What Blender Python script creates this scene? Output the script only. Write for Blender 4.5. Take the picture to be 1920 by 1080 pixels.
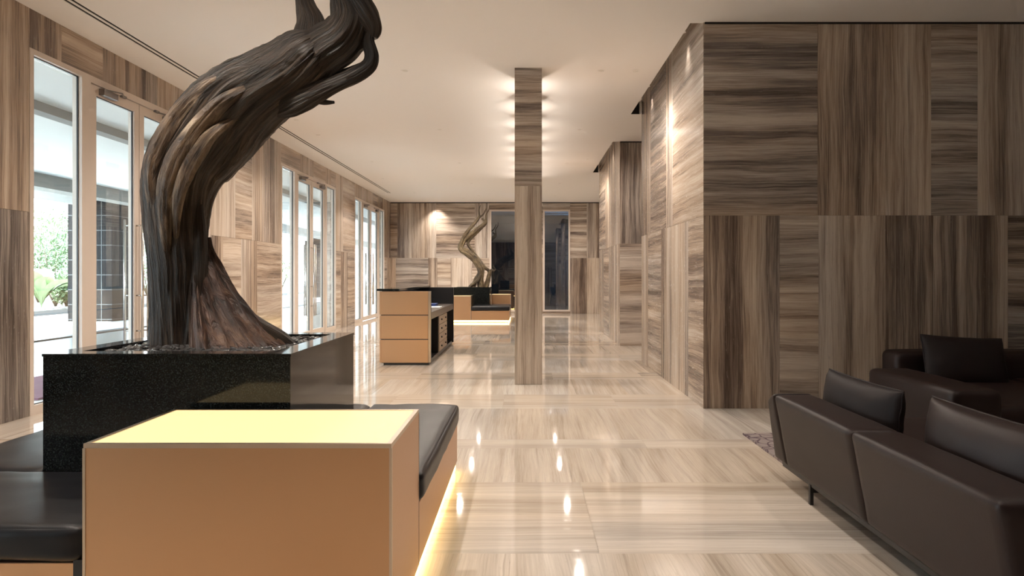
import bpy, bmesh, math, random
from mathutils import Vector, Matrix, noise
R = math.radians
for o in list(bpy.data.objects): bpy.data.objects.remove(o)
scene = bpy.context.scene
COL = scene.collection

# ------------------------------------------------------------------ camera
CAMZ = 1.25; F = 1280.0; VX, VY = 986.0, 516.0      # the vanishing point, 24 mm lens, eye 1.25 m up
cam = bpy.data.cameras.new('camera'); camo = bpy.data.objects.new('camera', cam); COL.objects.link(camo)
camo.location = (0, 0, CAMZ); camo.rotation_euler = (R(90), 0, 0)
cam.sensor_width = 36; cam.lens = 36*F/1920; cam.clip_end = 300; cam.clip_start = .05
cam.shift_x = -(VX-960)/1920; cam.shift_y = -(540-VY)/1920
scene.camera = camo
def P(px, py, d): return Vector(((px-VX)*d/F, d, CAMZ-(py-VY)*d/F))

# ------------------------------------------------------------------ world, sun, exposure
w = bpy.data.worlds.new('world'); scene.world = w; w.use_nodes = True
wn = w.node_tree; bg = wn.nodes['Background']
tc = wn.nodes.new('ShaderNodeTexCoord'); sx = wn.nodes.new('ShaderNodeSeparateXYZ'); rp = wn.nodes.new('ShaderNodeValToRGB')
wn.links.new(tc.outputs['Generated'], sx.inputs[0]); wn.links.new(sx.outputs['Z'], rp.inputs[0]); wn.links.new(rp.outputs[0], bg.inputs[0])
rp.color_ramp.elements[0].position = 0.0; rp.color_ramp.elements[0].color = (.92,.97,1,1)
rp.color_ramp.elements[1].position = .8; rp.color_ramp.elements[1].color = (.62,.8,1,1)
bg.inputs[1].default_value = 7.0
sun = bpy.data.lights.new('sun', 'SUN'); suno = bpy.data.objects.new('sun', sun); COL.objects.link(suno)
sun.energy = 14; sun.angle = R(.6); sun.color = (1,.96,.9)
suno.rotation_euler = Vector((1, 1.3, -4.2)).to_track_quat('-Z','Y').to_euler()
scene.view_settings.view_transform = 'Standard'; scene.view_settings.look = 'None'
scene.view_settings.gamma = 1; scene.view_settings.use_curve_mapping = False
scene.view_settings.exposure = 0.95
WARM = (1, .895, .79)

# ------------------------------------------------------------------ helpers
def tag(o, label=None, cat=None, group=None, kind=None):
    if label: o['label'] = label
    if cat: o['category'] = cat
    if group: o['group'] = group
    if kind: o['kind'] = kind
    return o
def empty(name, loc=(0,0,0), rz=0, **k):
    o = bpy.data.objects.new(name, None); COL.objects.link(o); o.location = loc; o.rotation_euler = (0,0,rz)
    o.empty_display_size = .1
    return tag(o, **k)
def link(name, me, mat, parent=None, **k):
    o = bpy.data.objects.new(name, me); COL.objects.link(o)
    for m in (mat if isinstance(mat, (list, tuple)) else [mat]): me.materials.append(m)
    if parent is not None:
        o.parent = parent
    return tag(o, **k)
def copy_tree(o, parent=None):
    c = o.copy(); COL.objects.link(c); c.parent = parent
    for ch in list(o.children): copy_tree(ch, c)
    return c

class MB:
    def __init__(s): s.v=[]; s.f=[]; s.uv=[]; s.mi=[]; s.sm=[]
    def quad(s, pts, uvs=None, mi=0, smooth=False):
        n=len(s.v); s.v += [tuple(p) for p in pts]; s.f.append(tuple(range(n, n+len(pts))))
        s.uv += list(uvs) if uvs else [(p[0]+p[1], p[2]) for p in pts]; s.mi.append(mi); s.sm.append(smooth)
    def box(s, x0,x1,y0,y1,z0,z1, mi=0, off=(0,0), flip=False):
        a=[(x0,y0,z0),(x1,y0,z0),(x1,y1,z0),(x0,y1,z0),(x0,y0,z1),(x1,y0,z1),(x1,y1,z1),(x0,y1,z1)]
        for idx, ax in (((0,3,2,1),2),((4,5,6,7),2),((0,1,5,4),1),((2,3,7,6),1),((1,2,6,5),0),((3,0,4,7),0)):
            pts=[a[i] for i in idx]; u=[]
            for p in pts:
                q = (p[0],p[1]) if ax==2 else ((p[0],p[2]) if ax==1 else (p[1],p[2]))
                if flip: q=(q[1],q[0])
                u.append((q[0]+off[0], q[1]+off[1]))
            s.quad(pts,u,mi)
        return s
    def tube(s, pts, rad, n=10, mi=0, caps=True):
        pts=[Vector(p) for p in pts]; m=len(pts)
        rad = rad if isinstance(rad,(list,tuple)) else [rad]*m
        up=None; base=len(s.v); L=0
        for i,p in enumerate(pts):
            t=(pts[min(i+1,m-1)]-pts[max(i-1,0)]).normalized()
            if up is None:
                up = t.orthogonal().normalized()
            else: up=(up-t*up.dot(t)).normalized()
            b=t.cross(up)
            for k in range(n):
                a=2*math.pi*k/n; s.v.append(tuple(p+(up*math.cos(a)+b*math.sin(a))*rad[i]))
        for i in range(m-1):
            for k in range(n):
                k2=(k+1)%n; s.f.append((base+i*n+k, base+i*n+k2, base+(i+1)*n+k2, base+(i+1)*n+k))
                s.uv += [(i*.1,k/n),(i*.1,(k+1)/n),((i+1)*.1,(k+1)/n),((i+1)*.1,k/n)]; s.mi.append(mi); s.sm.append(True)
        if caps:
            for i in (0,m-1):
                r=[base+i*n+k for k in range(n)]
                if i==0: r=r[::-1]
                s.f.append(tuple(r)); s.uv += [(0,0)]*n; s.mi.append(mi); s.sm.append(False)
        return s
    def build(s, name, mat, parent=None, loc=None, **k):
        me=bpy.data.meshes.new(name)
        verts=s.v
        if loc is not None: verts=[(a-loc[0],b-loc[1],c-loc[2]) for a,b,c in s.v]
        me.from_pydata(verts,[],s.f); l=me.uv_layers.new(name='UVMap')
        flat=[c for u in s.uv for c in u]; l.data.foreach_set('uv', flat)
        me.polygons.foreach_set('material_index', s.mi); me.polygons.foreach_set('use_smooth', s.sm); me.update()
        o=link(name, me, mat, parent, **k)
        if loc is not None: o.location=loc
        return o
def box(name, b, mat, parent=None, bev=0, **k):
    m=MB(); m.box(*b); c=((b[0]+b[1])/2,(b[2]+b[3])/2,b[4])
    o=m.build(name, mat, parent, loc=c, **k)
    if bev: bevel(o,bev)
    return o
def bevel(o, wd, seg=2):
    me=o.data; bm=bmesh.new(); bm.from_mesh(me); bmesh.ops.remove_doubles(bm, verts=bm.verts, dist=1e-5)
    bmesh.ops.bevel(bm, geom=list(bm.edges), offset=wd, segments=seg, affect='EDGES', profile=.5); bm.to_mesh(me); bm.free()
def soft(name, b, r, mat, parent=None, n=14, bulge=(0,0,0), wr=0, fn=None, seed=0, **k):
    """upholstery block: rounded edges, bulging faces (per axis), fine wrinkles"""
    c=Vector(((b[0]+b[1])/2,(b[2]+b[3])/2,(b[4]+b[5])/2)); h=Vector(((b[1]-b[0])/2,(b[3]-b[2])/2,(b[5]-b[4])/2))
    m=MB(); idx={}; vs=[]
    def add(q):
        key=tuple(round(a,5) for a in q)
        if key in idx: return idx[key]
        p=Vector((q[0]*h.x,q[1]*h.y,q[2]*h.z)); inn=Vector([max(-h[i]+r,min(h[i]-r,p[i])) for i in range(3)])
        d=p-inn
        if d.length>1e-9: p=inn+d.normalized()*r
        for i in range(3):
            j,l=[a for a in range(3) if a!=i]
            p[i]+= bulge[i]*q[i]*(1-q[j]**4)*(1-q[l]**4)
        if wr:
            nv=noise.noise(Vector((p.x*9,p.y*9,p.z*9+seed*7)))+.5*noise.noise(Vector((p.x*25,p.y*25,p.z*25+seed)))
            dn=Vector((q[0]**7,q[1]**7,q[2]**7)); p+=dn*nv*wr
        p=p+c
        if fn: p=fn(p)
        idx[key]=len(vs); vs.append(tuple(p-Vector((c.x,c.y,b[4])))); return idx[key]
    def g(i):   # denser near edges
        t=-1+2*i/n; return math.copysign(1-(1-abs(t))**1.6, t)
    fs=[]
    for ax in range(3):
        j,l=[a for a in range(3) if a!=ax]
        for sgn in (-1,1):
            for a in range(n):
                for e in range(n):
                    cs=[]
                    for (da,de) in ((0,0),(1,0),(1,1),(0,1)):
                        q=[0,0,0]; q[ax]=sgn; q[j]=g(a+da); q[l]=g(e+de); cs.append(add(q))
                    if (sgn>0) ^ (ax==1): fs.append(tuple(cs))
                    else: fs.append(tuple(cs[::-1]))
    me=bpy.data.meshes.new(name); me.from_pydata(vs,[],fs); me.polygons.foreach_set('use_smooth',[True]*len(fs)); me.update()
    o=link(name,me,mat,parent,**k); o.location=(c.x,c.y,b[4]); return o
def pillow(name, cx, cy, cz, L, Hh, T, rot, mat, seed=0, **k):
    """throw cushion, L long, Hh high, T thick; rot = rotation matrix"""
    n=18; vs=[]; fs=[]
    def pt(u,v,s):
        e=(max(0,1-abs(u)**2.6)*max(0,1-abs(v)**2.6))**.42
        x=u*L/2*(1-.05*(1-v*v)*0-.04*v*v*0); z=v*Hh/2*(1-.05*(1-u*u))
        x*= (1-.03*(1-v*v))
        y=s*T/2*e+ .006*noise.noise(Vector((u*3,v*3,s*2+seed)))
        return (x,y,z)
    for s in (-1,1):
        b0=len(vs)
        for i in range(n+1):
            for j in range(n+1): 
                f=lambda t: math.sin(t*math.pi/2)
                vs.append(pt(f(-1+2*i/n), f(-1+2*j/n), s))
        for i in range(n):
            for j in range(n):
                q=(b0+i*(n+1)+j, b0+(i+1)*(n+1)+j, b0+(i+1)*(n+1)+j+1, b0+i*(n+1)+j+1)
                fs.append(q if s<0 else q[::-1])
    me=bpy.data.meshes.new(name); me.from_pydata(vs,[],fs)
    bm=bmesh.new(); bm.from_mesh(me); bmesh.ops.remove_doubles(bm,verts=bm.verts,dist=1e-4); bm.to_mesh(me); bm.free()
    me.polygons.foreach_set('use_smooth',[True]*len(me.polygons))
    o=link(name,me,mat,None,**k); o.matrix_world=Matrix.Translation((cx,cy,cz))@rot; 
    # welt running round the seam, a sub-shape of its own
    m=MB(); pts=[]
    for i in range(81):
        t=i/80*8; sd=int(t)//2%4; f_=(t-2*(int(t)//2))-1
        u,v=((f_,-1),(1,f_),(-f_,1),(-1,-f_))[sd] if i<80 else (-1,-1)
        p=pt(u,v,0); pts.append(p)
    m.tube(pts,.005,6,caps=False); m.build('piping',mat,o)
    return o

# ------------------------------------------------------------------ materials
def mat(name, col=(.8,.8,.8), rough=.5, metal=0, spec=.5, emit=None, es=0, coat=0, coatr=.05):
    m=bpy.data.materials.new(name); m.use_nodes=True; b=m.node_tree.nodes['Principled BSDF']
    b.inputs['Base Color'].default_value=(*col,1); b.inputs['Roughness'].default_value=rough
    b.inputs['Metallic'].default_value=metal; b.inputs['Specular IOR Level'].default_value=spec
    if coat: b.inputs['Coat Weight'].default_value=coat; b.inputs['Coat Roughness'].default_value=coatr
    if emit: b.inputs['Emission Color'].default_value=(*emit,1); b.inputs['Emission Strength'].default_value=es
    return m
def nd(m, t, **k):
    n=m.node_tree.nodes.new(t)
    for a,v in k.items():
        if hasattr(n,a): setattr(n,a,v)
        else: n.inputs[a.replace('_',' ')].default_value=v
    return n
def lk(m,a,b): m.node_tree.links.new(a,b)
def math_(m,op,a,b=None,c=None):
    n=nd(m,'ShaderNodeMath',operation=op)
    for i,x in enumerate((a,b,c)):
        if x is None: continue
        if isinstance(x,(int,float)): n.inputs[i].default_value=x
        else: lk(m,x,n.inputs[i])
    return n.outputs[0]
def add_noise_bump(m, scale, strength, dist=.002, coords='Object', vec_scale=None, rough_var=0):
    b=m.node_tree.nodes['Principled BSDF']
    t=nd(m,'ShaderNodeTexCoord'); mp=nd(m,'ShaderNodeMapping'); lk(m,t.outputs[coords],mp.inputs[0])
    if vec_scale: mp.inputs['Scale'].default_value=vec_scale
    n=nd(m,'ShaderNodeTexNoise',Scale=scale,Detail=4.0); lk(m,mp.outputs[0],n.inputs['Vector'])
    bp=nd(m,'ShaderNodeBump',Strength=strength,Distance=dist); lk(m,n.outputs[0],bp.inputs['Height']); lk(m,bp.outputs[0],b.inputs['Normal'])
    if rough_var:
        r0=b.inputs['Roughness'].default_value
        lk(m, math_(m,'MULTIPLY_ADD',n.outputs[0],rough_var,r0-rough_var/2), b.inputs['Roughness'])
    return n
def travertine(name, cols, rough=.12, contrast=1.0, coat=.0):
    """vein-cut travertine: UV x runs along the veins, UV y across them (metres)"""
    m=mat(name,rough=rough); b=m.node_tree.nodes['Principled BSDF']
    uv=nd(m,'ShaderNodeUVMap'); sp=nd(m,'ShaderNodeSeparateXYZ'); lk(m,uv.outputs[0],sp.inputs[0])
    U,V=sp.outputs[0],sp.outputs[1]
    def nz(su,sv,detail=3,rough_=.55,w_=0.0,vv=None):
        c=nd(m,'ShaderNodeCombineXYZ'); lk(m,math_(m,'MULTIPLY',U,su),c.inputs[0]); lk(m,math_(m,'MULTIPLY',vv or V,sv),c.inputs[1]); c.inputs[2].default_value=w_
        n=nd(m,'ShaderNodeTexNoise',Scale=1.0,Detail=float(detail),Roughness=rough_); lk(m,c.outputs[0],n.inputs['Vector']); return n.outputs[0]
    warp=nz(.9,1.6,2,.5,3.3); warp2=nz(5,9,2,.5,7.1)
    V2=math_(m,'MULTIPLY_ADD',math_(m,'SUBTRACT',warp,.5),.07,V); V2=math_(m,'MULTIPLY_ADD',math_(m,'SUBTRACT',warp2,.5),.010,V2)
    tone=nz(.03,.03,1,.5,12.); hue=nz(.05,1.3,2,.5,15.,V2); big=nz(.15,4.6,2,.6,0,V2); mid=nz(.45,17,4,.65,1.7,V2); fine=nz(2.2,85,4,.7,2.9,V2); blot=nz(.7,.9,2,.5,9.)
    t=math_(m,'MULTIPLY',big,.42); t=math_(m,'MULTIPLY_ADD',mid,.34,t); t=math_(m,'MULTIPLY_ADD',fine,.28,t); t=math_(m,'MULTIPLY_ADD',blot,.12,t)
    t=math_(m,'MULTIPLY_ADD',math_(m,'SUBTRACT',tone,.5),.30,t); t=math_(m,'SUBTRACT',t,.08); t=math_(m,'MULTIPLY_ADD',math_(m,'SUBTRACT',t,.5),contrast,.5)
    cr=nd(m,'ShaderNodeValToRGB'); lk(m,t,cr.inputs[0]); e=cr.color_ramp.elements
    while len(e)<len(cols): e.new(.5)
    for i,(p,c) in enumerate(cols): e[i].position=p; e[i].color=(*c,1)
    # pale and dark hairline streaks
    st=nz(.6,28,2,.7,5.5,V2); sm=nd(m,'ShaderNodeMapRange'); lk(m,st,sm.inputs[0]); sm.inputs[1].default_value=.60; sm.inputs[2].default_value=.72
    pit=nz(14,45,3,.7,8.8); pm=nd(m,'ShaderNodeMapRange'); lk(m,pit,pm.inputs[0]); pm.inputs[1].default_value=.60; pm.inputs[2].default_value=.72
    mx=nd(m,'ShaderNodeMix',data_type='RGBA'); lk(m,math_(m,'MULTIPLY',sm.outputs[0],.45),mx.inputs[0]); lk(m,cr.outputs[0],mx.inputs[6]); mx.inputs[7].default_value=(*cols[0][1],1)
    mx2=nd(m,'ShaderNodeMix',data_type='RGBA'); lk(m,math_(m,'MULTIPLY',pm.outputs[0],.35),mx2.inputs[0]); lk(m,mx.outputs[2],mx2.inputs[6]); mx2.inputs[7].default_value=(*cols[1][1],1)
    hm=nd(m,'ShaderNodeMapRange'); lk(m,hue,hm.inputs[0]); hm.inputs[1].default_value=.42; hm.inputs[2].default_value=.68; hm.inputs[3].default_value=1.0; hm.inputs[4].default_value=.6; hs=nd(m,'ShaderNodeHueSaturation'); lk(m,hm.outputs[0],hs.inputs['Saturation']); lk(m,mx2.outputs[2],hs.inputs['Color']); lk(m,hs.outputs[0],b.inputs['Base Color'])
    lk(m,math_(m,'MULTIPLY_ADD',pm.outputs[0],.15,rough),b.inputs['Roughness'])
    return m
STONE = travertine('wall_travertine', [(.26,(.085,.058,.044)),(.38,(.20,.145,.112)),(.48,(.37,.277,.208)),(.60,(.53,.42,.325)),(.74,(.66,.56,.46))], rough=.2, contrast=1.75)
FLOOR = travertine('floor_travertine', [(.20,(.30,.235,.18)),(.35,(.47,.385,.30)),(.47,(.57,.48,.39)),(.60,(.65,.555,.455)),(.75,(.74,.65,.55))], rough=.045, contrast=1.75)
PAINT = mat('ceiling_paint',(.87,.835,.80),.9); add_noise_bump(PAINT,60,.05)
FRAME = mat('painted_door_frame',(.66,.57,.50),.4); add_noise_bump(FRAME,80,.03)
BLACK = mat('black_metal',(.012,.012,.013),.35); add_noise_bump(BLACK,60,.04)
DARKGAP = mat('shadow_gap_black',(.01,.009,.008),.8); add_noise_bump(DARKGAP,20,.05)
CLOSER = mat('grey_closer_enamel',(.22,.20,.19),.4,.5); add_noise_bump(CLOSER,50,.03)
STEEL = mat('brushed_steel',(.62,.60,.57),.25,1); add_noise_bump(STEEL,30,.05,vec_scale=(40,40,1))
def bronze(name,col,rough):
    m=mat(name,col,rough,1.0); add_noise_bump(m,14,.06,.0006,vec_scale=(1,1,60),rough_var=.08); return m
COPPER = bronze('satin_bronze_panel',(.61,.375,.215),.36)
COPPERL = bronze('champagne_edge_trim',(.60,.50,.40),.3)
LEATHER = mat('black_bench_leather',(.008,.008,.010),.38,spec=.32); add_noise_bump(LEATHER,220,.25,.001)
BROWN = mat('dark_brown_leather',(.020,.0115,.011),.45,spec=.3); add_noise_bump(BROWN,180,.3,.001)
SOFAD = mat('dark_brown_woven_cushion',(.011,.006,.0062),.6,spec=.3); add_noise_bump(SOFAD,260,.35,.001)
def granite():
    m=mat('polished_black_granite',(.01,.011,.011),.07,spec=.4); b=m.node_tree.nodes['Principled BSDF']
    t=nd(m,'ShaderNodeTexCoord'); n=nd(m,'ShaderNodeTexNoise',Scale=170.0,Detail=2.0); lk(m,t.outputs['Object'],n.inputs['Vector'])
    cr=nd(m,'ShaderNodeValToRGB'); lk(m,n.outputs[0],cr.inputs[0]); e=cr.color_ramp.elements
    e[0].position=.5; e[0].color=(.007,.008,.008,1); e[1].position=.85; e[1].color=(.05,.056,.053,1); lk(m,cr.outputs[0],b.inputs['Base Color'])
    return m
GRANITE=granite()
GLOW = mat('lit_glass_top',(.25,.22,.12),.12,emit=(1,.72,.36),es=.62)
LED = mat('led_strip',(1,.9,.6),.4,emit=(1,.72,.26),es=3.6)
LAMP = mat('lamp_diffuser',(.75,.71,.65),.6); 
def glass(name, tint=(.93,.97,.98), f0=1.5, base=.0):
    m=bpy.data.materials.new(name); m.use_nodes=True; nt=m.node_tree; nt.nodes.clear()
    out=nt.nodes.new('ShaderNodeOutputMaterial'); mix=nt.nodes.new('ShaderNodeMixShader'); tr=nt.nodes.new('ShaderNodeBsdfTransparent'); gl=nt.nodes.new('ShaderNodeBsdfGlossy'); lw=nt.nodes.new('ShaderNodeNewGeometry'); dt=nt.nodes.new('ShaderNodeVectorMath'); dt.operation='DOT_PRODUCT'
    tr.inputs[0].default_value=(*tint,1); gl.inputs['Roughness'].default_value=.0; gl.inputs[0].default_value=(1,1,1,1); 
    F0=((f0-1)/(f0+1))**2*1.7; nt.links.new(lw.outputs['Incoming'],dt.inputs[0]); nt.links.new(lw.outputs['Normal'],dt.inputs[1])
    ab=nt.nodes.new('ShaderNodeMath'); ab.operation='ABSOLUTE'; nt.links.new(dt.outputs['Value'],ab.inputs[0]); om=nt.nodes.new('ShaderNodeMath'); om.operation='SUBTRACT'; om.inputs[0].default_value=1; nt.links.new(ab.outputs[0],om.inputs[1]); pw=nt.nodes.new('ShaderNodeMath'); pw.operation='POWER'; pw.inputs[1].default_value=5; nt.links.new(om.outputs[0],pw.inputs[0])
    a=nt.nodes.new('ShaderNodeMath'); a.operation='MULTIPLY_ADD'; a.inputs[1].default_value=1.0-F0; a.inputs[2].default_value=base+F0; a.use_clamp=True
    nt.links.new(pw.outputs[0],a.inputs[0]); nt.links.new(a.outputs[0],mix.inputs[0]); nt.links.new(tr.outputs[0],mix.inputs[1]); nt.links.new(gl.outputs[0],mix.inputs[2]); nt.links.new(mix.outputs[0],out.inputs[0])
    return m
GLASS=glass('clear_glass'); DGLASS=glass('dark_tinted_glass',(.42,.50,.55),1.7,.05)
def bark(name, cols, sc):
    m=mat(name,rough=.5,spec=.6); b=m.node_tree.nodes['Principled BSDF']
    uv=nd(m,'ShaderNodeUVMap'); mp=nd(m,'ShaderNodeMapping'); lk(m,uv.outputs[0],mp.inputs[0]); mp.inputs['Scale'].default_value=(sc[0],sc[1],1)
    n1=nd(m,'ShaderNodeTexNoise',Scale=1.0,Detail=5.0,Roughness=.65,Distortion=.6); lk(m,mp.outputs[0],n1.inputs['Vector'])
    t=nd(m,'ShaderNodeTexCoord'); n2=nd(m,'ShaderNodeTexNoise',Scale=3.2,Detail=3.0); lk(m,t.outputs['Object'],n2.inputs['Vector'])
    s=math_(m,'MULTIPLY_ADD',n1.outputs[0],.75,math_(m,'MULTIPLY',n2.outputs[0],.45)); s=math_(m,'SUBTRACT',s,.1)
    cr=nd(m,'ShaderNodeValToRGB'); lk(m,s,cr.inputs[0]); e=cr.color_ramp.elements
    while len(e)<len(cols): e.new(.5)
    for i,(p,c) in enumerate(cols): e[i].position=p; e[i].color=(*c,1)
    lk(m,cr.outputs[0],b.inputs['Base Color'])
    bp=nd(m,'ShaderNodeBump',Strength=1.0,Distance=.035); lk(m,n1.outputs[0],bp.inputs['Height']); lk(m,bp.outputs[0],b.inputs['Normal'])
    return m
BARK=bark('weathered_bark',[(.36,(.010,.006,.004)),(.47,(.036,.024,.016)),(.58,(.085,.056,.037)),(.70,(.20,.135,.09))],(4,60))
BARKS=bark('bark_fold_highlight',[(.36,(.022,.013,.008)),(.47,(.10,.062,.037)),(.58,(.23,.155,.098)),(.70,(.44,.34,.24))],(6,7))  # lighter tan puts the lit fold highlights into the strand colour
BARKR=bark('reddish_root_wood',[(.36,(.012,.007,.005)),(.47,(.045,.024,.017)),(.58,(.11,.055,.036)),(.70,(.22,.12,.07))],(6,22))
BARKL=bark('gilded_driftwood',[(.36,(.02,.013,.007)),(.47,(.09,.06,.03)),(.58,(.20,.145,.075)),(.70,(.42,.33,.19))],(5,12))
PEB=mat('dark_pebble',(.05,.048,.048),.16); nn=add_noise_bump(PEB,30,.2)
SOIL=mat('black_soil',(.012,.010,.009),.9); add_noise_bump(SOIL,40,.6,.01)
PAPER=mat('white_paper',(.85,.85,.85),.6); add_noise_bump(PAPER,50,.02)
BLUE=mat('blue_folder',(.05,.10,.35),.4); add_noise_bump(BLUE,50,.02)

# ------------------------------------------------------------------ dimensions of the lobby
H=3.62; XL=-4.40; XR=1.665; YB=22.2; YF=-5.0; XE=7.0; MID=1.81
S='structure'
# ------------------------------------------------------------------ lamps of the room
def lightobj(name, kind, loc, energy, parent=None, color=WARM, radius=.03, angle=100, blend=.5, aim=(0,0,-1)):
    l=bpy.data.lights.new(name,kind); l.energy=energy; l.color=color
    if kind=='SPOT': l.spot_size=R(angle); l.spot_blend=blend; l.shadow_soft_size=radius
    elif kind=='POINT': l.shadow_soft_size=radius
    o=bpy.data.objects.new(name,l); COL.objects.link(o); o.parent=parent; o.location=loc
    o.rotation_euler=Vector(aim).to_track_quat('-Z','Y').to_euler(); return o
DL_PROTO=[None]
def downlight(x,y,energy,label,group,angle=110,aim=(0,0,-1),blend=.8,radius=.035,zz=H):
    e=empty('downlight',(x,y,zz),label=label,cat='ceiling light',group=group)
    m=MB(); n=20
    for k in range(n):
        a0,a1=2*math.pi*k/n,2*math.pi*(k+1)/n
        p=lambda a,r,z:(r*math.cos(a),r*math.sin(a),z)
        m.quad([p(a0,.046,-.001),p(a1,.046,-.001),p(a1,.036,-.005),p(a0,.036,-.005)],smooth=True)
        m.quad([p(a0,.036,-.005),p(a1,.036,-.005),p(a1,.034,-.001),p(a0,.034,-.001)],smooth=True)
    m.build('trim_ring',PAINT,e)
    m=MB(); m.quad([(.034*math.cos(2*math.pi*k/n),-.034*math.sin(2*math.pi*k/n),-.0015) for k in range(n)]); m.build('lens',LAMP,e)
    lightobj('downlight_beam','SPOT',(0,0,-.012),energy,e,radius=radius,angle=angle,blend=blend,aim=aim)
    return e
DLG='recessed ceiling downlights'
for y in (-3.3,-.6,2.4,5.2,7.9,11.1,14.4,17.6,20.3):
    for x in (-1.4,.87):
        downlight(x,y,(95 if x>0 else 120) if y>6 else ((62 if x>0 else 90) if y>1 else 85),'tiny round unseen downlight recessed flush in the plain ceiling of the hall',DLG,angle=160 if y>6 else (84 if x>0 else 100),blend=.6)
for (x,y,e) in ((2.45,3.1,30),(4.6,3.0,5),(3.4,0.2,8),(-3.5,10.4,75),(-3.5,11.5,75),(-3.5,16.7,80),(-3.2,5.0,60),(-3.2,7.9,50),(-3.2,14.2,50),(-3.2,19.6,50),(-2.75,2.9,80),(3.6,18.5,60),(4.5,11.0,40)):  # row beside the left wall is unseen, added to brighten wall and frames
    downlight(x,y,e,'tiny round unseen downlight recessed flush in the plain ceiling of the hall',DLG,angle=120)
for (x,y,e) in ((-2.88,21.95,110),(-1.9,20.9,70)):
    downlight(x,y,e,'bright ceiling spotlight grazing the stone end wall','spotlights at the end wall',angle=100)
for (y,e) in ((7.0,16),(9.0,20),(13.0,16)):
    downlight(1.595,y,e,'small spotlight hidden in the ceiling slot beside the stone wall','spotlights in the ceiling slots',angle=52,zz=H+.12,aim=(.07,0,-1),blend=1)
for (y,e) in ((7.9,85),(13.9,95)):
    downlight(1.27,y,e,'small ceiling spotlight aimed at the glossy stone wall beside the ceiling slot','wall washing spotlights',angle=62,aim=(.42,0,-1),blend=1,radius=.05)

# ------------------------------------------------------------------ stone panelling
rnd=random.Random(7)
def panels(m, O, U, N, plist, th=.02, gap=.0012):
    """flush slabs on a wall plane; O origin, U horizontal unit, N outward unit; plist (u0,u1,v0,v1,'h'|'v')"""
    O=Vector(O); U=Vector(U); N=Vector(N); Z=Vector((0,0,1))
    for (u0,u1,v0,v1,g) in plist:
        ru,rv=rnd.uniform(-80,80),rnd.uniform(-80,80)
        a=[(u0+gap,v0+gap),(u1-gap,v0+gap),(u1-gap,v1-gap),(u0+gap,v1-gap)]
        f=[O+U*u+Z*v+N*th for u,v in a]; bk=[O+U*u+Z*v for u,v in a]
        uv=[(u+ru,v+rv) if g=='h' else (v+ru,u+rv) for u,v in a]
        if U.cross(Z).dot(N)<0: f2,uv2=f[::-1],uv[::-1]
        else: f2,uv2=f,uv
        m.quad(f2,uv2)
        for i in range(4):
            j=(i+1)%4; m.quad([f[i],f[j],bk[j],bk[i]],[uv[i],uv[j],uv[j],uv[i]])
def auto(u0,u1,v0,v1,seed,first='v'):
    r=random.Random(seed); out=[]; u=u0; g=first
    while u<u1-1e-6:
        wd=r.choice((.42,.63,.63,1.05,.84)); e=u+wd
        if u1-e<.3: e=u1
        out.append((u,e,v0,v1,g)); u=e
        g='h' if g=='v' and r.random()<.7 else ('v' if g=='h' and r.random()<.8 else g)
    return out
def rows(u0,u1,seed,f1='v',f2='h',top=H):
    return auto(u0,u1,0,MID,seed,f1)+auto(u0,u1,MID,top,seed+50,f2)

# right block, the big face towards the seating
def px(x,d): return (x-VX)*d/F
Y1=6.40
m=MB(); m.box(XR+.02,XE,Y1+.02,9.80,0,H+.25)
fr=[]
for a,b,g in ((1319,1533,'h'),(1533,1660,'v'),(1660,1746,'v'),(1746,1833,'h'),(1833,1960,'v'),(1960,2100,'h'),(2100,2260,'v'),(2260,2386,'h')): fr.append((px(a,Y1),px(b,Y1) if b<2386 else XE,MID,H,g))
for a,b,g in ((1319,1462,'v'),(1462,1535,'h'),(1535,1660,'v'),(1660,1750,'v'),(1750,1890,'v'),(1890,2010,'h'),(2010,2180,'v'),(2180,2386,'h')): fr.append((px(a,Y1),px(b,Y1) if b<2386 else XE,0,MID,g))
panels(m,(0,Y1+.02,0),(1,0,0),(0,-1,0),fr)
panels(m,(XR+.02,0,0),(0,1,0),(-1,0,0),[(6.40,6.95,0,H+.2,'v') if 0 else (6.40,7.0,0,MID,'h'),(7.0,7.9,0,MID,'v'),(7.9,8.4,0,MID,'v'),(8.4,9.3,0,MID,'h'),(9.3,9.82,0,MID,'v'),
   (6.40,7.75,MID,H+.2,'h'),(7.75,8.1,MID,H+.2,'v'),(8.1,9.1,MID,H+.2,'h'),(9.1,9.82,MID,H+.2,'v')])
panels(m,(0,9.80,0),(1,0,0),(0,1,0),rows(XR,XE,11))
m.build('wall_right',STONE,kind=S,label='large stone clad wall block behind the sofas')
# second block further down
Y2=12.1; Y2E=15.5
m=MB(); m.box(XR+.02,XE,Y2+.02,Y2E-.02,0,H+.25)
panels(m,(0,Y2+.02,0),(1,0,0),(0,-1,0),[(XR,XR+.42,MID,H,'v'),(XR,XR+.42,0,MID,'h')]+rows(XR+.42,XE,21))
panels(m,(XR+.02,0,0),(0,1,0),(-1,0,0),[(Y2,12.9,0,MID,'v'),(12.9,13.7,0,MID,'v'),(13.7,14.6,0,MID,'h'),(14.6,Y2E,0,MID,'v'),(Y2,13.2,MID,H+.2,'v'),(13.2,14.3,MID,H+.2,'v'),(14.3,Y2E,MID,H+.2,'h')])
panels(m,(0,Y2E-.02,0),(1,0,0),(0,1,0),rows(XR,XE,31))
m.build('wall_right_far',STONE,kind=S,label='second stone clad wall block further down the hall')
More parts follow.
